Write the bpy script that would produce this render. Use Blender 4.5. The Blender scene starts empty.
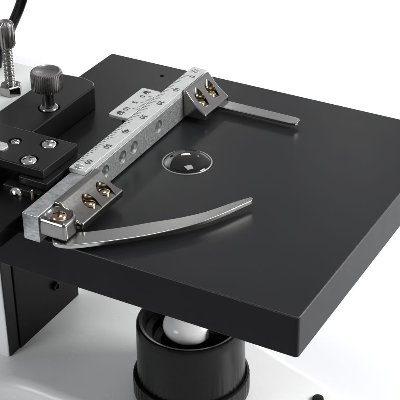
import bpy, bmesh, math, random
from mathutils import Vector, Matrix
random.seed(7)
PI = math.pi
scene = bpy.context.scene
COL = scene.collection

# ------------------------------------------------------------------ materials
def new_mat(name):
    m = bpy.data.materials.new(name); m.use_nodes = True
    nt = m.node_tree
    return m, nt, nt.nodes['Principled BSDF']

def node(nt, typ, **kw):
    n = nt.nodes.new(typ)
    for k, v in kw.items(): setattr(n, k, v)
    return n

def noise(nt, scale, detail=4, rough=0.55, stretch=None):
    tc = node(nt, 'ShaderNodeTexCoord')
    nz = node(nt, 'ShaderNodeTexNoise')
    nz.inputs['Scale'].default_value = scale
    nz.inputs['Detail'].default_value = detail
    nz.inputs['Roughness'].default_value = rough
    if stretch:
        mp = node(nt, 'ShaderNodeMapping'); mp.inputs['Scale'].default_value = stretch
        nt.links.new(tc.outputs['Object'], mp.inputs['Vector'])
        nt.links.new(mp.outputs['Vector'], nz.inputs['Vector'])
    else:
        nt.links.new(tc.outputs['Object'], nz.inputs['Vector'])
    return nz.outputs['Fac']

def ramp(nt, src, stops):
    r = node(nt, 'ShaderNodeValToRGB')
    els = r.color_ramp.elements
    while len(els) < len(stops): els.new(0.5)
    for e, (p, c) in zip(els, stops):
        e.position = p
        e.color = (c, c, c, 1) if not isinstance(c, tuple) else (*c, 1)
    nt.links.new(src, r.inputs['Fac'])
    return r.outputs['Color']

def bump(nt, b, src, strength, dist=0.01):
    n = node(nt, 'ShaderNodeBump')
    n.inputs['Strength'].default_value = strength
    n.inputs['Distance'].default_value = dist
    nt.links.new(src, n.inputs['Height'])
    nt.links.new(n.outputs['Normal'], b.inputs['Normal'])

def mat_basic(name, col, rough=0.5, metal=0.0, var=0.15, scale=6, rvar=0.1, bmp=0.0, bscale=60, stretch=None, spec=0.5):
    m, nt, b = new_mat(name)
    b.inputs['Metallic'].default_value = metal
    b.inputs['Specular IOR Level'].default_value = spec
    nz = noise(nt, scale, 6, 0.6, stretch)
    lo = tuple(c*(1-var) for c in col); hi = tuple(min(1, c*(1+var)) for c in col)
    nt.links.new(ramp(nt, nz, [(0.3, lo), (0.7, hi)]), b.inputs['Base Color'])
    nt.links.new(ramp(nt, noise(nt, scale*2.3, 5, 0.6, stretch), [(0.3, max(0.03, rough-rvar)), (0.7, min(1, rough+rvar))]), b.inputs['Roughness'])
    if bmp: bump(nt, b, noise(nt, bscale, 3, 0.5, stretch), bmp)
    return m

def black_paint(name, base, rough, spec, dust):
    m, nt, b = new_mat(name)
    b.inputs['Specular IOR Level'].default_value = spec
    big = noise(nt, 0.35, 4, 0.6)
    fine = noise(nt, 26, 3, 0.7)
    c = ramp(nt, big, [(0.3, tuple(x*0.88 for x in base)), (0.72, tuple(x*1.12 for x in base))])
    d = ramp(nt, fine, [(0.66, 0.0), (0.78, dust)])
    mx = node(nt, 'ShaderNodeMix', data_type='RGBA', blend_type='ADD')
    mx.inputs['Factor'].default_value = 1
    nt.links.new(c, mx.inputs['A']); nt.links.new(d, mx.inputs['B'])
    nt.links.new(mx.outputs['Result'], b.inputs['Base Color'])
    nt.links.new(ramp(nt, noise(nt, 1.7, 6, 0.65), [(0.3, rough-0.012), (0.7, rough+0.015)]), b.inputs['Roughness'])
    bump(nt, b, noise(nt, 45, 3, 0.5), 0.10, 0.004)
    return m

M = {}
M['plate'] = black_paint('stage_black_anodised', (0.0110, 0.0113, 0.0122), 0.34, 0.20, 0.024)
M['plate_edge'] = black_paint('stage_edge_paint', (0.0105, 0.0100, 0.0120), 0.46, 0.20, 0.09)
for n in M['plate_edge'].node_tree.nodes:
    if n.type == 'BUMP': n.inputs['Strength'].default_value = 0.45; n.inputs['Distance'].default_value = 0.01
def worn_glint_edge():  # chipped wear, with the edge highlight's speckled glints painted into the pale specks
    m, nt, b = new_mat('worn_edge_paint')
    n1 = noise(nt, 7, 8, 0.75)
    nt.links.new(ramp(nt, n1, [(0.50, (0.012, 0.012, 0.013)), (0.60, (0.035, 0.035, 0.036)), (0.72, (0.16, 0.16, 0.16))]), b.inputs['Base Color'])
    b.inputs['Roughness'].default_value = 0.32; b.inputs['Specular IOR Level'].default_value = 0.5
    bump(nt, b, noise(nt, 18, 5, 0.7), 0.5, 0.012)
    return m
M['worn'] = worn_glint_edge()
M['front_face'] = black_paint('stage_front_paint', (0.0105, 0.0105, 0.0112), 0.42, 0.10, 0.03)  # copy of the stage black, front side's shade put in by weaker reflection
M['black'] = black_paint('satin_black_paint', (0.0065, 0.0065, 0.007), 0.33, 0.33, 0.010)
M['deep'] = black_paint('deep_black_paint', (0.0035, 0.0035, 0.0035), 0.28, 0.12, 0.003)
M['plastic'] = mat_basic('black_plastic', (0.005, 0.005, 0.0053), 0.26, 0, 0.2, 3, 0.03, 0.06, 30, spec=0.20)
M['rod'] = mat_basic('gloss_black_rod', (0.004, 0.004, 0.0045), 0.22, 0, 0.1, 4, 0.03, spec=0.25)
M['enamel'] = mat_basic('white_enamel', (0.86, 0.87, 0.865), 0.27, 0, 0.02, 0.5, 0.008)
M['cream'] = mat_basic('pale_grey_enamel', (0.70, 0.70, 0.67), 0.36, 0, 0.03, 0.8, 0.05, 0.05, 25)
M['nickel'] = mat_basic('nickel_plate', (0.36, 0.353, 0.342), 0.18, 1, 0.05, 6, 0.02, 0.012, 12)
M['gunmetal'] = mat_basic('gunmetal_nickel', (0.27, 0.265, 0.255), 0.22, 1, 0.08, 5, 0.03, 0.015, 14)
M['clip'] = mat_basic('polished_steel', (0.46, 0.455, 0.445), 0.20, 1, 0.02, 5, 0.015, 0.008, 12)
M['ringm'] = mat_basic('satin_ring_metal', (0.42, 0.42, 0.42), 0.40, 0.5, 0.06, 9, 0.05)
M['ground'] = mat_basic('ground_glass_edge', (0.85, 0.85, 0.85), 0.5, 0, 0.12, 9, 0.05)  # white put in for the bright crescent reflected at the lens rim
M['chrome'] = mat_basic('bright_chrome', (0.86, 0.86, 0.85), 0.14, 1, 0.06, 14, 0.06)
M['dark_nickel'] = mat_basic('dark_nickel', (0.33, 0.322, 0.31), 0.32, 1, 0.15, 8, 0.08)
M['brass'] = mat_basic('brass', (0.44, 0.35, 0.20), 0.16, 1, 0.35, 10, 0.08)
M['copper'] = mat_basic('dull_bronze', (0.52, 0.38, 0.28), 0.20, 1, 0.15, 12, 0.06)
M['ink'] = mat_basic('black_ink', (0.05, 0.05, 0.05), 0.6, 0, 0.2, 10, 0.05)
M['ruler'] = mat_basic('satin_aluminium_ruler', (0.66, 0.665, 0.66), 0.42, 0.55, 0.06, 12, 0.07, 0.05, 60, (1, 0.25, 1))
M['frost'] = mat_basic('frosted_white_lens', (0.95, 0.95, 0.955), 0.20, 0, 0.03, 3, 0.03)
M['table'] = mat_basic('white_table', (0.78, 0.793, 0.815), 0.55, 0, 0.012, 0.15, 0.04, spec=0.3)
M['backdrop'] = mat_basic('white_backdrop', (0.90, 0.90, 0.90), 0.8, 0, 0.008, 0.05, 0.03, spec=0.1)

def mottled_aluminium():
    m, nt, b = new_mat('mottled_aluminium')
    b.inputs['Metallic'].default_value = 0.85
    a = noise(nt, 9, 8, 0.72, (0.6, 1, 1.6))
    nt.links.new(ramp(nt, a, [(0.30, (0.29, 0.295, 0.30)), (0.5, (0.48, 0.485, 0.49)), (0.70, (0.70, 0.70, 0.70))]), b.inputs['Base Color'])
    nt.links.new(ramp(nt, noise(nt, 16, 6, 0.7), [(0.3, 0.30), (0.7, 0.52)]), b.inputs['Roughness'])
    bump(nt, b, noise(nt, 22, 6, 0.7), 0.12, 0.01)
    return m
M['bar'] = mottled_aluminium()

def glass():
    m, nt, b = new_mat('clear_glass')
    b.inputs['Base Color'].default_value = (0.97, 0.98, 0.98, 1)
    b.inputs['Transmission Weight'].default_value = 1
    b.inputs['IOR'].default_value = 1.52
    nt.links.new(ramp(nt, noise(nt, 5, 2), [(0.3, 0.0), (0.7, 0.02)]), b.inputs['Roughness'])
    return m
M['glass'] = glass()

# ------------------------------------------------------------------ helpers
def link(name, me, mat, parent=None, mats=None):
    o = bpy.data.objects.new(name, me); COL.objects.link(o)
    if mats:
        for mm in mats: me.materials.append(mm)
    elif mat: me.materials.append(mat)
    set_parent(o, parent)
    return o

WORLD = {}
def set_parent(o, parent):
    if parent is not None:
        o.parent = parent
        bpy.context.view_layer.update()
        o.matrix_parent_inverse = parent.matrix_world.inverted()

def finish(bm, name, mat, parent=None, smooth=None, bevel=0, seg=2, loc=None, rot=None, recalc=True, bang=35):
    if recalc: bmesh.ops.recalc_face_normals(bm, faces=bm.faces)
    me = bpy.data.meshes.new(name); bm.to_mesh(me); bm.free()
    o = link(name, me, mat, None)
    if loc is not None: o.location = loc
    if rot is not None: o.rotation_euler = rot
    set_parent(o, parent)
    if bevel:
        mod = o.modifiers.new('bevel', 'BEVEL'); mod.width = bevel; mod.segments = seg
        mod.limit_method = 'ANGLE'; mod.angle_limit = math.radians(bang)
        mod.harden_normals = True
        for p in me.polygons: p.use_smooth = True
        me.set_sharp_from_angle(angle=math.radians(smooth if smooth is not None else 30))
    if smooth is not None:
        for p in me.polygons: p.use_smooth = True
        try: me.set_sharp_from_angle(angle=math.radians(smooth))
        except Exception: pass
    return o

def bake(o):
    """apply the modifiers into the mesh"""
    bpy.context.view_layer.update()
    dg = bpy.context.evaluated_depsgraph_get()
    me = bpy.data.meshes.new_from_object(o.evaluated_get(dg))
    o.modifiers.clear(); old = o.data; o.data = me
    bpy.data.meshes.remove(old)
    return o

def cut(o, *bms):
    """boolean subtract"""
    cs = []
    for bm in bms:
        bmesh.ops.recalc_face_normals(bm, faces=bm.faces)
        me = bpy.data.meshes.new('cutter'); bm.to_mesh(me); bm.free()
        c = bpy.data.objects.new('cutter', me); COL.objects.link(c); cs.append(c)
        mod = o.modifiers.new('cut', 'BOOLEAN'); mod.operation = 'DIFFERENCE'; mod.solver = 'EXACT'; mod.object = c
    bake(o)
    for c in cs:
        me = c.data; bpy.data.objects.remove(c); bpy.data.meshes.remove(me)
    return o

def add_bevel(o, w, seg=2, ang=35, smooth=40):
    mod = o.modifiers.new('bevel', 'BEVEL'); mod.width = w; mod.segments = seg
    mod.limit_method = 'ANGLE'; mod.angle_limit = math.radians(ang)
    mod.harden_normals = True
    for p in o.data.polygons: p.use_smooth = True
    o.data.set_sharp_from_angle(angle=math.radians(smooth))

def pre_bevel(o, w, seg=3, ang=35):
    mod = o.modifiers.new('bevel', 'BEVEL'); mod.width = w; mod.segments = seg
    mod.limit_method = 'ANGLE'; mod.angle_limit = math.radians(ang)
    return bake(o)

def soften(o, ang=38):
    for p in o.data.polygons: p.use_smooth = True
    o.data.set_sharp_from_angle(angle=math.radians(ang))
    wn = o.modifiers.new('weighted', 'WEIGHTED_NORMAL'); wn.keep_sharp = True; wn.weight = 90

def box(bm, x0, x1, y0, y1, z0, z1):
    v = [bm.verts.new((x, y, z)) for z in (z0, z1) for x, y in ((x0, y0), (x1, y0), (x1, y1), (x0, y1))]
    for f in ((3, 2, 1, 0), (4, 5, 6, 7), (0, 1, 5, 4), (1, 2, 6, 5), (2, 3, 7, 6), (3, 0, 4, 7)):
        bm.faces.new([v[i] for i in f])
    return bm

def prism(bm, pts, z0, z1):
    """polygon in xy extruded in z"""
    n = len(pts)
    a = [bm.verts.new((p[0], p[1], z0)) for p in pts]
    b = [bm.verts.new((p[0], p[1], z1)) for p in pts]
    bm.faces.new(a[::-1]); bm.faces.new(b)
    for i in range(n):
        j = (i+1) % n
        bm.faces.new((a[i], a[j], b[j], b[i]))
    return bm

def extrude_y(bm, sec, y0, y1):
    """polygon in xz extruded in y"""
    n = len(sec)
    a = [bm.verts.new((p[0], y0, p[1])) for p in sec]
    b = [bm.verts.new((p[0], y1, p[1])) for p in sec]
    bm.faces.new(a); bm.faces.new(b[::-1])
    for i in range(n):
        j = (i+1) % n
        bm.faces.new((a[i], b[i], b[j], a[j]))
    return bm

def lathe(bm, prof, n=48, c=(0, 0, 0), rmod=None, close=True):
    """profile [(r, z)...] turned about z"""
    rings = []
    for r, z in prof:
        if r < 1e-6:
            rings.append([bm.verts.new((c[0], c[1], c[2]+z))])
        else:
            ring = []
            for k in range(n):
                t = 2*PI*k/n
                rr = r if rmod is None else rmod(r, z, k)
                ring.append(bm.verts.new((c[0]+rr*math.cos(t), c[1]+rr*math.sin(t), c[2]+z)))
            rings.append(ring)
    for a, b in zip(rings, rings[1:]):
        for k in range(n):
            j = (k+1) % n
            if len(a) == 1 and len(b) == 1: continue
            if len(a) == 1: bm.faces.new((a[0], b[k], b[j]))
            elif len(b) == 1: bm.faces.new((a[k], a[j], b[0]))
            else: bm.faces.new((a[k], a[j], b[j], b[k]))
    return bm

def cyl(c, r, z0, z1, n=40, axis='z'):
    bm = bmesh.new()
    lathe(bm, [(0, z0), (r, z0), (r, z1), (0, z1)], n)
    if axis == 'x': bm.transform(Matrix.Rotation(PI/2, 4, 'Y'))
    if axis == 'y': bm.transform(Matrix.Rotation(-PI/2, 4, 'X'))
    bm.transform(Matrix.Translation(c))
    return bm

def tube(bm, pts, r, n=20):
    rings = []
    for i, p in enumerate(pts):
        p = Vector(p)
        d = (Vector(pts[min(i+1, len(pts)-1)]) - Vector(pts[max(i-1, 0)])).normalized()
        u = d.orthogonal().normalized() if i == 0 else (u - d*u.dot(d)).normalized()
        v = d.cross(u)
        rings.append([bm.verts.new(p + (u*math.cos(2*PI*k/n) + v*math.sin(2*PI*k/n))*r) for k in range(n)])
    for a, b in zip(rings, rings[1:]):
        for k in range(n): bm.faces.new((a[k], a[(k+1) % n], b[(k+1) % n], b[k]))
    bm.faces.new(rings[0][::-1]); bm.faces.new(rings[-1])
    return bm

def smooth_closed(pts, n=8):
    """Catmull-Rom through a closed list"""
    out = []; N = len(pts)
    for i in range(N):
        p0, p1, p2, p3 = (Vector(pts[(i+k-1) % N]) for k in range(4))
        for s in range(n):
            t = s/n
            out.append(tuple(0.5*((2*p1) + (p2-p0)*t + (2*p0-5*p1+4*p2-p3)*t*t + (3*p1-p0-3*p2+p3)*t**3)))
    return out

def smooth_open(pts, n=8):
    out = []; N = len(pts)
    for i in range(N-1):
        p0 = Vector(pts[max(i-1, 0)]); p1 = Vector(pts[i]); p2 = Vector(pts[i+1]); p3 = Vector(pts[min(i+2, N-1)])
        for s in range(n):
            t = s/n
            out.append(tuple(0.5*((2*p1) + (p2-p0)*t + (2*p0-5*p1+4*p2-p3)*t*t + (3*p1-p0-3*p2+p3)*t**3)))
    out.append(tuple(pts[-1]))
    return out

def round_rect(x0, x1, y0, y1, r, n=6):
    pts = []
    for cx, cy, a0 in ((x1-r, y1-r, 0), (x0+r, y1-r, 90), (x0+r, y0+r, 180), (x1-r, y0+r, 270)):
        for k in range(n+1):
            a = math.radians(a0 + 90*k/n)
            pts.append((cx+r*math.cos(a), cy+r*math.sin(a)))
    return pts

def text_bm(s, size, mtx, depth=0.004):
    cu = bpy.data.curves.new('txt', 'FONT'); cu.body = s; cu.size = size; cu.extrude = depth
    cu.align_x = 'CENTER'; cu.align_y = 'CENTER'; cu.offset = 0.004
    o = bpy.data.objects.new('txt', cu); COL.objects.link(o)
    bpy.context.view_layer.update()
    me = bpy.data.meshes.new_from_object(o.evaluated_get(bpy.context.evaluated_depsgraph_get()))
    bm = bmesh.new(); bm.from_mesh(me); bm.transform(mtx)
    bpy.data.objects.remove(o); bpy.data.curves.remove(cu); bpy.data.meshes.remove(me)
    return bm

def join_bm(dst, src):
    me = bpy.data.meshes.new('tmp'); src.to_mesh(me); src.free()
    dst.from_mesh(me); bpy.data.meshes.remove(me)

def phillips_screw(name, r, mat, parent, loc, rot=(0, 0, 0), spin=0.4, slot=False, dome=0.45):
    """pan-head screw with a cross (or a single slot) cut in its head, head rising from z=0"""
    bm = bmesh.new()
    h = r*dome
    prof = [(0, -0.3*r), (r*0.98, -0.3*r), (r, 0.10*h), (r*0.96, 0.35*h), (r*0.80, 0.72*h), (r*0.5, 0.94*h), (0, h)]
    lathe(bm, prof, 40)
    o = finish(bm, name, mat, None, smooth=35)
    cs = []
    for k in range(1 if slot else 2):
        b = bmesh.new()
        w = r*(0.15 if slot else 0.13); L = r*1.2 if slot else r*0.70
        box(b, -L, L, -w, w, h*0.1, h*2)
        b.transform(Matrix.Rotation(spin + k*PI/2, 4, 'Z'))
        cs.append(b)
    cut(o, *cs)
    for p in o.data.polygons: p.use_smooth = True
    o.data.set_sharp_from_angle(angle=math.radians(32))
    o.location = loc; o.rotation_euler = rot
    set_parent(o, parent)
    return o

# ------------------------------------------------------------------ the thing
root = bpy.data.objects.new('microscope', None); COL.objects.link(root)
root.location = (-9.0, 5.35, -9.8); root.empty_display_size = 1
root['label'] = 'black and white microscope with square black stage, steel slide holder and clips'
root['category'] = 'microscope'
bpy.context.view_layer.update()

LENS = (-6.08, 5.35)

# ---- stage plate
bm = bmesh.new()
prism(bm, round_rect(-12.03, 0, 0, 10.7, 0.10, 4), -1.22, 0.0)
plate = finish(bm, 'stage_plate', M['plate'], None)
c = cyl((LENS[0], LENS[1], 0), 0.735, -2, 1, 64)
pits = [cyl((x, y, 0), r, -0.3, 1, 16) for x, y, r in ((-9.62, 9.95, 0.075),)]
pre_bevel(plate, 0.035)
cut(plate, c, *pits)
plate.data.materials.append(M['plate_edge']); plate.data.materials.append(M['worn']); plate.data.materials.append(M['front_face'])
for p in plate.data.polygons:
    if p.normal.x > 0.75 and p.center.x > -0.3: p.material_index = 1
    if p.normal.y < -0.75 and p.center.y < 0.3: p.material_index = 3
    if 0.2 < p.normal.z < 0.97 and Vector((p.center.x-LENS[0], p.center.y-LENS[1])).length > 2: p.material_index = 2
set_parent(plate, root)
soften(plate)

bm = bmesh.new()   # metal seat of the lens
prof = [(0.74, -0.5), (0.74, 0.004), (0.732, 0.014), (0.712, 0.016), (0.697, 0.012), (0.692, -0.02), (0.692, -0.5), (0.74, -0.5)]
lathe(bm, prof, 144, (LENS[0], LENS[1], 0), rmod=lambda r, z, k: r - (0.012 if (k % 2 and r > 0.70 and z > 0) else 0))
finish(bm, 'lens_ring', M['ringm'], plate, smooth=40)
bm = bmesh.new()   # thick glass cap, sunk into its seat
prof = [(0, -0.34), (0.63, -0.34), (0.67, -0.12), (0.6915, 0.0)]
for k in range(0, 21):
    t = 1-k/20
    prof.append((0.688*t, 0.02 + 0.21*(1-t**3)))
prof[-1] = (0, prof[-1][1])
lathe(bm, prof, 128, (LENS[0], LENS[1], 0))
finish(bm, 'stage_lens', M['glass'], plate, smooth=50)
bm = bmesh.new()   # pale ring at the glass edge, its white painted as the rim's bright reflection
lathe(bm, [(0.691, -0.002), (0.62, -0.20), (0.62, -0.5), (0.691, -0.5), (0.691, -0.002)], 96, (LENS[0], LENS[1], 0))
finish(bm, 'ground_edge', M['ground'], plate, smooth=40)
bm = bmesh.new()   # dark seat under the glass, in contact with it
lathe(bm, [(0.619, -0.40), (0.619, -0.18), (0.50, -0.20), (0.0, -0.23), (0, -0.9), (0.619, -0.9), (0.619, -0.40)], 64, (LENS[0], LENS[1], 0))
finish(bm, 'lens_seat', M['deep'], plate, smooth=40)

# ---- cross bar (slightly skewed to the plate)
YAW = math.radians(0.9)
def bar_x(y): return -7.33 - math.tan(YAW)*(y+0.25)      # right face of the bar
BT = 0.86
bm = bmesh.new()
prism(bm, [(bar_x(-.25)-.50, -.25), (bar_x(-.25), -.25), (bar_x(9.22), 9.22), (bar_x(9.22)-.50, 9.22)], 0.06, BT)
bar = finish(bm, 'cross_bar', M['bar'], None)
hs = []
for y in (3.05, 3.98, 4.62, 6.05):
    hs.append(cyl((bar_x(y), y, 0.50), 0.15, -0.34, 0.4, 32, 'x'))
    b = bmesh.new(); lathe(b, [(0, -0.10), (0.14, -0.10), (0.20, 0.0), (0.26, 0.1), (0, 0.1)], 32)
    b.transform(Matrix.Rotation(PI/2, 4, 'Y')); b.transform(Matrix.Translation((bar_x(y), y, 0.50))); hs.append(b)
pre_bevel(bar, 0.022)
cut(bar, *hs)
set_parent(bar, root)
soften(bar)

# ---- ruler on the bar
def tick_mat(name, slope, y_ref, x_edge, sign, y_zero, pitch, count, lens, half):
    """satin aluminium with printed division lines; u = distance from the printed edge, v = distance along the scale"""
    m, nt, b = new_mat(name)
    def mth(op, a, bb=None):
        n = node(nt, 'ShaderNodeMath', operation=op)
        for i, v in enumerate((a, bb)):
            if v is None: continue
            if isinstance(v, (int, float)): n.inputs[i].default_value = v
            else: nt.links.new(v, n.inputs[i])
        return n.outputs[0]
    tc = node(nt, 'ShaderNodeTexCoord'); sp = node(nt, 'ShaderNodeSeparateXYZ')
    nt.links.new(tc.outputs['Object'], sp.inputs['Vector'])
    X, Y, Z = sp.outputs
    u = mth('MULTIPLY', mth('SUBTRACT', mth('ADD', X, mth('MULTIPLY', mth('SUBTRACT', Y, y_ref), slope)), x_edge), sign)
    v = mth('DIVIDE', mth('SUBTRACT', y_zero, Y), pitch)
    idx = mth('ROUND', v)
    line = mth('LESS_THAN', mth('ABSOLUTE', mth('SUBTRACT', v, idx)), half/pitch)
    def multiple(k): return mth('LESS_THAN', mth('ABSOLUTE', mth('SUBTRACT', mth('DIVIDE', idx, k), mth('ROUND', mth('DIVIDE', idx, k)))), 0.01)
    L = mth('MAXIMUM', mth('MAXIMUM', lens[0], mth('MULTIPLY', multiple(5), lens[1])), mth('MULTIPLY', multiple(10), lens[2]))
    on = mth('MULTIPLY', line, mth('MULTIPLY', mth('LESS_THAN', u, L), mth('GREATER_THAN', u, 0.006)))
    on = mth('MULTIPLY', on, mth('MULTIPLY', mth('GREATER_THAN', idx, -0.5), mth('LESS_THAN', idx, count+0.5)))
    on = mth('MULTIPLY', on, mth('GREATER_THAN', Z, RT-0.004))
    base = ramp(nt, noise(nt, 12, 6, 0.6, (1, 0.25, 1)), [(0.3, (0.60, 0.605, 0.60)), (0.7, (0.70, 0.705, 0.70))])
    mx = node(nt, 'ShaderNodeMix', data_type='RGBA'); nt.links.new(on, mx.inputs['Factor'])
    nt.links.new(base, mx.inputs['A']); mx.inputs['B'].default_value = (0.03, 0.03, 0.03, 1)
    nt.links.new(mx.outputs['Result'], b.inputs['Base Color'])
    nt.links.new(mth('MULTIPLY', mth('SUBTRACT', 1, on), 0.55), b.inputs['Metallic'])
    nt.links.new(ramp(nt, noise(nt, 26, 5, 0.6), [(0.3, 0.36), (0.7, 0.50)]), b.inputs['Roughness'])
    bump(nt, b, noise(nt, 60, 3, 0.5, (1, 0.25, 1)), 0.04)
    return m

RT = 1.0
ry0, ry1 = 2.08, 9.20
yz = 8.56                                        # zero of the scale
M['scale'] = tick_mat('printed_ruler', math.tan(YAW), -0.25, -7.33-.545, 1, yz, 0.1, 61, (0.135, 0.185, 0.22), 0.013)
M['vernier'] = tick_mat('printed_vernier', 0.0, 0.0, -8.0, -1, 6.78, 0.09, 10, (0.11, 0.22, 0.22), 0.012)
bm = bmesh.new()
prism(bm, [(bar_x(ry0)-.545, ry0), (bar_x(ry0)-.025, ry0), (bar_x(ry1)-.025, ry1), (bar_x(ry1)-.545, ry1)], BT+.002, RT)
ruler = finish(bm, 'ruler', M['scale'], root, bevel=0.012, seg=2)
ROT = Matrix.Rotation(-PI/2, 4, 'Z')
def numeral(s, x, y, z, size, parent):
    bm = text_bm(s, size, Matrix.Translation((x, y, z)) @ ROT)
    return finish(bm, 'numeral', M['ink'], parent, recalc=False)
for k in range(7):
    y = yz - k + (0.02 if k == 6 else 0)
    numeral(str(k*10), bar_x(y)-.225, y, RT, 0.25, ruler)
for y, s in ((2.24, 0.3), (8.96, 1.0)):
    phillips_screw('screw', 0.135, M['chrome'], ruler, (bar_x(y)-.31, y, RT-.005), spin=s, slot=True, dome=0.35)

# ---- vernier plate on its bracket
bm = bmesh.new()
prism(bm, round_rect(-8.66, -8.0, 5.25, 7.20, 0.07, 4), RT-.10, RT)
vern = finish(bm, 'vernier_plate', M['vernier'], root, bevel=0.012)
for s, y in (('0', 6.68), ('5', 6.24), ('10', 5.78)):
    numeral(s, -8.36, y, RT, 0.24, vern)
for y, s in ((5.47, 0.2), (6.98, 0.9)):
    phillips_screw('screw', 0.125, M['nickel'], vern, (-8.36, y, RT-.005), spin=s, slot=True, dome=0.35)
bm = bmesh.new()
box(bm, -8.52, -8.12, 5.75, 6.95, 0.004, RT-.104)
finish(bm, 'vernier_bracket', M['plate'], root, bevel=0.02)

# ---- clip blocks on the bar
def slope_sec(x0, top, flat, w, low, bot, sag):
    pts = [(x0, bot), (x0, top), (x0+flat, top)]
    for k in range(1, 10):
        t = k/10
        pts.append((x0+flat+(w-flat)*t, top+(low-top)*t - sag*math.sin(PI*t)))
    pts += [(x0+w, low), (x0+w-.02, bot)]
    return pts

def teardrop(x, y, z, r=0.20, top=1.6):
    """countersunk bore opened down the slope"""
    b = bmesh.new()
    pts = []
    for k in range(25):
        a = math.radians(60 + 240*k/24)
        pts.append((x + r*math.cos(a), y + r*math.sin(a)))
    pts.append((x + r*1.6, y - r*0.28)); pts.append((x + r*1.6, y + r*0.28))
    prism(b, pts, z, top)
    return b

xr = bar_x(8.3)+.004
bm = bmesh.new(); extrude_y(bm, slope_sec(xr, 1.03, 0.10, 0.80, 0.36, 0.15, 0.085), 7.55, 9.06)
rear = finish(bm, 'clip_block', M['nickel'], None)
RH = ((7.98, 0.5), (8.64, 1.2))
pre_bevel(rear, 0.05)
cut(rear, *[teardrop(xr+.37, y, 0.46, 0.21) for y, q in RH])
set_parent(rear, root); soften(rear)
for y, q in RH:
    phillips_screw('screw', 0.175, M['brass'], rear, (xr+.36, y, 0.50), spin=q, slot=True, dome=0.5)

xf = bar_x(1.2)+.004
bm = bmesh.new(); extrude_y(bm, slope_sec(xf, 0.93, 0.20, 0.90, 0.48, 0.24, 0.12), 0.50, 2.50)
front = finish(bm, 'clip_block', M['gunmetal'], None)
FH = ((1.38, 0.4), (2.08, 1.0))
pre_bevel(front, 0.05)
cut(front, *[teardrop(xf+.55, y, 0.47, 0.22) for y, q in FH])
set_parent(front, root); soften(front)
for y, q in FH:
    phillips_screw('screw', 0.18, M['brass'], front, (xf+.53, y, 0.51), spin=q, slot=True, dome=0.5)
# pivot housing at the front end of that block
bm = bmesh.new()
hp = [(xf, -.24), (xf+.86, -.26)]
for k in range(0, 9):
    a = math.radians(-10 + 100*k/8)
    hp.append((xf+.44+.42*math.cos(a), 0.14+.42*math.sin(a)))
hp += [(xf, .54)]
prism(bm, hp, 0.295, 0.84)
hous = finish(bm, 'pivot_housing', M['gunmetal'], None)
b = bmesh.new(); lathe(b, [(0, 0.70), (0.20, 0.70), (0.30, 0.735), (0.36, 0.80), (0.40, 0.90), (0, 0.9)], 48, (xf+.42, 0.14, 0))
pre_bevel(hous, 0.11, 4)
cut(hous, b)
set_parent(hous, root); soften(hous)
phillips_screw('screw', 0.225, M['copper'], hous, (xf+.41, 0.15, 0.735), spin=0.5, dome=0.65)

# ---- clips
up = [(-6.95, 0.10), (-6.60, 0.36), (-6.29, 0.56), (-5.60, 1.18), (-5.13, 1.67), (-4.58, 2.21), (-4.10, 2.81), (-3.71, 3.51), (-3.37, 4.06)]
lowr = [(-3.25, 3.92), (-3.40, 3.55), (-3.69, 2.83), (-4.10, 2.06), (-4.82, 1.15), (-5.58, 0.42), (-6.20, -0.10), (-6.45, -.26), (-6.71, -0.33), (-6.90, -.28), (-7.0, -.10)]
pts = smooth_open(up, 6) + [(-3.285, 4.05)] + smooth_open(lowr, 6)
bm = bmesh.new(); prism(bm, pts, 0.15, 0.275)
finish(bm, 'curved_clip', M['clip'], root, bevel=0.022, seg=3, smooth=40, bang=50)
rp = [(-7.35, 8.47), (-4.30, 8.52), (-4.16, 8.56), (-4.10, 8.66), (-4.11, 8.82), (-4.18, 8.90), (-4.30, 8.93), (-7.35, 8.97)]
bm = bmesh.new(); prism(bm, rp, 0.04, 0.135)
finish(bm, 'straight_clip', M['clip'], root, bevel=0.022, seg=3, smooth=40, bang=50, loc=(0, 0, 0.10))

# ---- mechanical slide carriage left of the bar
bm = bmesh.new(); box(bm, -13.2, -8.22, 1.30, 3.0, 0.92, 1.20)
car = finish(bm, 'slide_carriage', M['black'], None)
SC = [(-8.93, 2.63, 0.225), (-8.90, 1.62, 0.235), (-9.87, 2.33, 0.15)]
pre_bevel(car, 0.035)
cut(car, *[cyl((x, y, 0), r+.04, 1.12, 2, 40) for x, y, r in SC])
set_parent(car, root); soften(car)
for i, (x, y, r) in enumerate(SC):
    phillips_screw('screw', r, M['chrome'], car, (x, y, 1.13), spin=0.35+i*0.5, dome=0.6)
bm = bmesh.new()
prism(bm, [(-9.84, 1.70), (-9.80, 1.92), (-9.94, 2.05), (-12.6, 2.05), (-12.6, 1.62), (-9.98, 1.58)], 1.20-.002, 1.245)
tag_ = finish(bm, 'scale_tag', M['ruler'], car, bevel=0.01)
bm = bmesh.new()
join_bm(bm, text_bm('0', 0.26, Matrix.Translation((-10.12, 1.83, 1.246)) @ ROT))
bmesh.ops.recalc_face_normals(bm, faces=bm.faces)
me = bpy.data.meshes.new('n'); bm.to_mesh(me); bm.free(); me.materials.append(M['ink'])
# the numeral belongs to the tag: join into its mesh as a second material
tag_.data.materials.append(M['ink'])
b2 = bmesh.new(); b2.from_mesh(tag_.data); n0 = len(b2.faces); b2.from_mesh(me); b2.faces.ensure_lookup_table()
for f in b2.faces[n0:]: f.material_index = 1
b2.to_mesh(tag_.data); b2.free()

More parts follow.
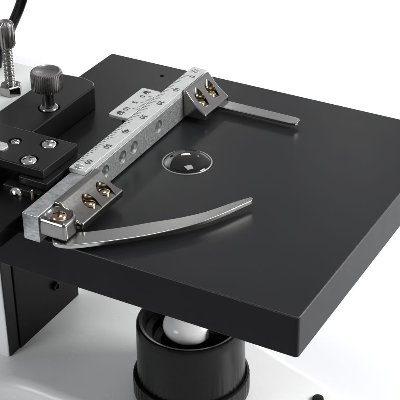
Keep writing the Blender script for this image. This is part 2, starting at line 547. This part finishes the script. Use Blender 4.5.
bm = bmesh.new()                                   # body under the carriage
box(bm, -8.95, -8.02, 1.16, 2.95, 0.68, 0.915)
finish(bm, 'carriage_ledge', M['black'], root, bevel=0.03)
bm = bmesh.new()
box(bm, -9.35, -8.12, 0.95, 2.9, 0.006, 0.676)
body = finish(bm, 'carriage_body', M['black'], root, bevel=0.03)
phillips_screw('screw', 0.215, M['chrome'], body, (-8.90, 0.945, 0.47), rot=(PI/2, 0, 0), spin=0.6, dome=0.6)
bm = bmesh.new(); lathe(bm, [(0, 0), (.05, 0), (.05, .42), (.03, .46), (0, .46)], 20)
finish(bm, 'pin', M['brass'], body, smooth=40, loc=(-8.30, 0.87, 0.36))
phillips_screw('screw', 0.085, M['chrome'], body, (-8.30, 0.945, 0.20), rot=(PI/2, 0, 0), spin=0.2, dome=0.6)
bm = bmesh.new(); prism(bm, round_rect(-9.30, -8.62, 0.55, 0.94, 0.06, 4), 0.008, 0.20)
finish(bm, 'stop_lug', M['rod'], body, bevel=0.04, seg=3)
bm = bmesh.new()                                   # arm that reaches over the front edge
prism(bm, [(-8.14, -2.4), (-8.14, 1.10), (-11.5, 1.10), (-11.5, -2.4)], 0.008, 0.50)
finish(bm, 'carriage_arm', M['deep'], root, bevel=0.05)

# ---- guide block with the thumb screw
bm = bmesh.new()
prism(bm, [(-11.88, 0.95), (-10.22, 0.95), (-10.25, 6.95), (-10.42, 7.18), (-10.85, 7.32), (-11.88, 7.22)], 0.006, 0.80)
guide = finish(bm, 'guide_block', M['black'], None)
pre_bevel(guide, 0.06)
cut(guide, cyl((-10.66, 5.08, 0), 0.34, 0.72, 2, 40))
set_parent(guide, root); soften(guide)

TS = (-10.66, 5.08)
NK = 44
def knurl(lo, hi, d):
    def f(r, z, k):
        if z < lo or z > hi: return r
        return r - (d if (k % 4 in (2, 3)) else 0.0)
    return f
bm = bmesh.new()
prof = [(0, 1.43), (0.20, 1.43), (0.44, 1.45), (0.478, 1.49), (0.478, 1.55), (0.478, 1.93), (0.47, 1.98), (0.44, 2.015), (0.40, 2.02), (0.36, 1.995), (0.0, 1.98)]
lathe(bm, prof, 44*4, (TS[0], TS[1], 0), knurl(1.47, 1.99, 0.036))
ts = finish(bm, 'thumb_screw', M['dark_nickel'], root, smooth=30)
bm = bmesh.new()
prof = [(0, 0.725), (0.29, 0.725), (0.29, 0.82), (0.265, 0.86), (0.20, 0.90), (0.185, 0.95), (0.185, 1.44), (0, 1.44)]
lathe(bm, prof, 48, (TS[0], TS[1], 0))
finish(bm, 'screw_collar', M['nickel'], ts, smooth=35)

# ---- pillar
bm = bmesh.new(); box(bm, -17.6, -12.2, 3.79, 7.80, -8.35, 0.48)
finish(bm, 'pillar', M['enamel'], root, bevel=0.05, seg=3)
bm = bmesh.new()
box(bm, -12.197, -12.10, 4.36, 7.86, -8.29, -0.2)
slab = finish(bm, 'rack_plate', M['deep'], root, bevel=0.02)
bm = bmesh.new()
box(bm, -12.196, -12.15, 3.84, 4.36, -8.29, -0.2)
finish(bm, 'side_trim', M['rod'], root, bevel=0.01)
bm = bmesh.new()
lathe(bm, [(0, 0), (.16, 0), (.16, .10), (.14, .13), (.10, .13), (.08, .05), (0, .05)], 32)
bm.transform(Matrix.Rotation(PI/2, 4, 'Y'))
finish(bm, 'bolt', M['rod'], slab, smooth=35, loc=(-12.10, 6.50, -7.05))
# support under the stage
bm = bmesh.new(); box(bm, -12.9, -12.035, 3.9, 7.7, -1.1, 0.30)
finish(bm, 'stage_mount', M['deep'], root, bevel=0.02)

# ---- stop screw on the pillar
SX, SY = -12.66, 5.88
bm = bmesh.new()
zs0, zs1, p = 0.55, 2.15, 0.085
nn = 28; steps = int((zs1-zs0)/p*8); rings = []
for i in range(steps+1):
    z = zs0 + (zs1-zs0)*i/steps
    ring = []
    for k in range(nn):
        ph = (z/p - k/nn) % 1.0
        rr = 0.135 + 0.034*(1-abs(2*ph-1))
        ring.append(bm.verts.new((SX+rr*math.cos(2*PI*k/nn), SY+rr*math.sin(2*PI*k/nn), z)))
    rings.append(ring)
for a, b in zip(rings, rings[1:]):
    for k in range(nn): bm.faces.new((a[k], a[(k+1) % nn], b[(k+1) % nn], b[k]))
bm.faces.new(rings[0][::-1]); bm.faces.new(rings[-1])
stop = finish(bm, 'stop_screw', M['nickel'], root, smooth=60)
bm = bmesh.new()
prof = [(0, 2.02), (0.16, 2.02), (0.23, 2.05), (0.275, 2.14), (0.275, 2.74), (0.25, 2.84), (0.15, 2.90), (0.07, 2.87), (0, 2.87)]
lathe(bm, prof, 24*4, (SX, SY, 0), lambda r, z, k: r - (0.045 if (k % 8 in (4, 5, 6, 7) and 2.04 < z < 2.86) else 0))
finish(bm, 'knurled_head', M['dark_nickel'], stop, smooth=30)
bm = bmesh.new()
lathe(bm, [(0, 0.483), (0.36, 0.483), (0.36, 0.76), (0.30, 0.80), (0, 0.80)], 6, (SX, SY, 0))
finish(bm, 'hex_nut', M['nickel'], stop, bevel=0.02)

# ---- rods behind the stop screw
bm = bmesh.new()
tube(bm, smooth_open([(-14.25, 7.2, 0.30), (-14.05, 7.2, 0.95), (-13.52, 7.2, 1.92), (-12.98, 7.2, 2.95), (-12.55, 7.2, 4.1), (-12.30, 7.2, 5.5)], 8), 0.165, 24)
finish(bm, 'control_rod', M['rod'], root, smooth=40)
bm = bmesh.new()
lathe(bm, [(0, 0.47), (.5, 0.47), (.5, 9), (0, 9)], 32, (-14.22, 6.2, 0))
finish(bm, 'column', M['nickel'], root, smooth=40)

# ---- base
ZB = -8.3
out = [(-18.5, 1.7), (-14.5, 1.7), (-12.6, 2.1), (-11.2, 2.72), (-9.5, 2.8), (-6.0, 2.8), (-3.2, 2.95), (-1.2, 3.6), (-0.2, 5.35), (-1.0, 6.95), (-2.2, 7.62), (-3.8, 8.1), (-6.0, 8.9), (-8.5, 9.9), (-10.5, 10.4), (-12.6, 10.5), (-14.5, 10.5), (-18.5, 10.5)]
pts = smooth_closed(out, 6)
bm = bmesh.new(); prism(bm, pts, -9.78, ZB)
finish(bm, 'base', M['enamel'], root, bevel=0.42, seg=6, smooth=50, bang=60)
bm = bmesh.new()
lathe(bm, [(0, 0), (.19, 0), (.19, .09), (.16, .13), (0, .14)], 32)
finish(bm, 'base_knob', M['plastic'], root, smooth=40, loc=(-2.20, 6.62, ZB-.02))

# ---- illuminator
IL = (-6.08, 5.35)
bm = bmesh.new()
prof = [(0, -8.26), (1.74, -8.26), (1.735, -7.7)]
prof += [(1.735-0.035*t/8, -7.7+1.98*t/8) for t in range(1, 8)]
prof += [(1.70, -5.72), (1.66, -5.64), (1.60, -5.62), (1.50, -5.66), (1.44, -5.80), (1.40, -6.02), (1.22, -6.10), (1.16, -6.35), (0.95, -6.45), (0.90, -7.2), (0, -7.2)]
FL = [random.uniform(0.2, 1.0) for _ in range(60)]
def flute(r, z, k):
    if r < 1.69 or z > -6.3 or z < -8: return r
    f = min(1.0, max(0.0, (-6.6 - z)/0.9))
    return r - 0.016*f*FL[k//4]*(1.0 if k % 4 == 1 else (0.5 if k % 4 == 2 else 0.0))
lathe(bm, prof, 240, (IL[0], IL[1], 0), flute)
ill = finish(bm, 'illuminator', M['plastic'], root, smooth=30)
bm = bmesh.new()
prof = [(1.742, -8.27), (1.87, -8.27), (1.87, -7.70), (1.85, -7.65), (1.79, -7.62), (1.742, -7.64), (1.742, -8.27)]
lathe(bm, prof, 240, (IL[0], IL[1], 0), lambda r, z, k: r - (0.02 if (k % 4 in (2, 3) and r > 1.85 and z > -8.2) else 0))
finish(bm, 'collar', M['plastic'], ill, smooth=30)
bm = bmesh.new()
prof = [(0.83*math.sin(PI*k/28), -5.86-0.52*math.cos(PI*k/28)) for k in range(29)]
prof[0] = (0, prof[0][1]); prof[-1] = (0, prof[-1][1])
lathe(bm, prof, 64, (IL[0]-0.04, IL[1], 0))
finish(bm, 'lamp_lens', M['frost'], ill, smooth=60)
bm = bmesh.new()
prism(bm, [(-5.33, 5.15), (-5.10, 5.05), (-4.85, 5.25), (-4.85, 5.75), (-5.15, 5.75), (-5.27, 5.45)], -6.2, -5.62)
finish(bm, 'lens_clip', M['deep'], ill, bevel=0.05, seg=3)

# ------------------------------------------------------------------ setting
def sheet(name, pts, z, mat):
    bm = bmesh.new(); vs = [bm.verts.new((x, y, zz if False else z)) for x, y in pts]
    bm.faces.new(vs)
    o = finish(bm, name, mat, None, recalc=False); o['kind'] = 'structure'
    return o
d = Vector((7.36, 2.58)).normalized(); nrm = Vector((d.y, -d.x))
c0 = Vector((-14, 30.9))
tp = [c0+d*90, c0-d*90, c0-d*90+nrm*130, c0+d*90+nrm*130]
bm = bmesh.new(); prism(bm, [tuple(p) for p in tp], -10.8, -9.8)
tb = finish(bm, 'table', M['table']); tb['kind'] = 'structure'
bm = bmesh.new()
a, b_ = c0+d*160-nrm*0.6, c0-d*160-nrm*0.6
vs = []
for k in range(9):
    t = k/8
    off = -nrm*(30*t)
    z = -10.9 + 18.0*t*t
    vs.append((bm.verts.new((a.x+off.x, a.y+off.y, z)), bm.verts.new((b_.x+off.x, b_.y+off.y, z))))
for p, q in zip(vs, vs[1:]): bm.faces.new((p[0], p[1], q[1], q[0]))
bd = finish(bm, 'backdrop', M['backdrop'], smooth=60); bd['kind'] = 'structure'

# ------------------------------------------------------------------ light
def area(name, loc, target, sx, sy, power, col=(1, 1, 1)):
    l = bpy.data.lights.new(name, 'AREA'); l.shape = 'RECTANGLE'; l.size = sx; l.size_y = sy
    l.energy = power; l.color = col
    o = bpy.data.objects.new(name, l); COL.objects.link(o)
    o.location = loc
    o.rotation_euler = (Vector(target)-Vector(loc)).to_track_quat('-Z', 'Y').to_euler()
    return o
area('softbox_right', (24, 16, 14), (-1, 6, -8), 15, 15, 17000, (1.0, 0.995, 0.985))
area('softbox_top', (-4, 8, 36), (-6, 5, 0), 14, 12, 4600, (0.98, 0.99, 1.0))
area('softbox_front', (-24, -24, 8), (-13, 4, -6), 12, 12, 3200, (1, 1, 1))
area('lamp_back', (-33, 50, 27), (-6, 5, 0), 5, 4, 480)
area('lamp_back', (-20, 54, 27), (-6, 5, 0), 3, 3, 300)
bl = area('softbox_back', (-10, 30, 48), (-6, 52, -9), 70, 10, 24000); bl.data.spread = math.radians(70)

w = bpy.data.worlds.new('World'); scene.world = w; w.use_nodes = True
nt = w.node_tree; bg = nt.nodes['Background']
tc = node(nt, 'ShaderNodeTexCoord'); sp = node(nt, 'ShaderNodeSeparateXYZ')
nt.links.new(tc.outputs['Generated'], sp.inputs['Vector'])
m1 = node(nt, 'ShaderNodeMath', operation='MULTIPLY'); m1.inputs[1].default_value = 0.5
m2 = node(nt, 'ShaderNodeMath', operation='MULTIPLY_ADD'); m2.inputs[1].default_value = 0.75
nt.links.new(sp.outputs['X'], m1.inputs[0]); nt.links.new(sp.outputs['Y'], m2.inputs[0]); nt.links.new(m1.outputs[0], m2.inputs[2])
mr = node(nt, 'ShaderNodeMapRange'); mr.inputs['From Min'].default_value = -0.9; mr.inputs['From Max'].default_value = 0.9
nt.links.new(m2.outputs[0], mr.inputs['Value'])
col = ramp(nt, mr.outputs['Result'], [(0.0, (0.20, 0.205, 0.215)), (0.5, (0.27, 0.275, 0.285)), (1.0, (0.60, 0.60, 0.61))])
nt.links.new(col, bg.inputs['Color']); bg.inputs['Strength'].default_value = 1.0

# ------------------------------------------------------------------ camera
cam = bpy.data.cameras.new('camera'); co = bpy.data.objects.new('camera', cam); COL.objects.link(co)
R0 = Vector((0.87527868, 0.4834606, -0.01237228))
R1 = Vector((0.24152353, -0.45914282, -0.85490014))
R2 = Vector((-0.41899118, 0.74528768, -0.51864504))
mw = Matrix((( R0.x, -R1.x, -R2.x, 10.1184), (R0.y, -R1.y, -R2.y, -22.7346), (R0.z, -R1.z, -R2.z, 18.3762), (0, 0, 0, 1)))
co.matrix_world = mw
cam.sensor_width = 36; cam.lens = 1287.21/400*36
cam.clip_start = 0.5; cam.clip_end = 1000
scene.camera = co
scene.render.resolution_x = scene.render.resolution_y = 1024
scene.view_settings.view_transform = 'Standard'
scene.view_settings.look = 'None'
scene.view_settings.exposure = 0
scene.cycles.max_bounces = 10
scene.cycles.use_denoising = True
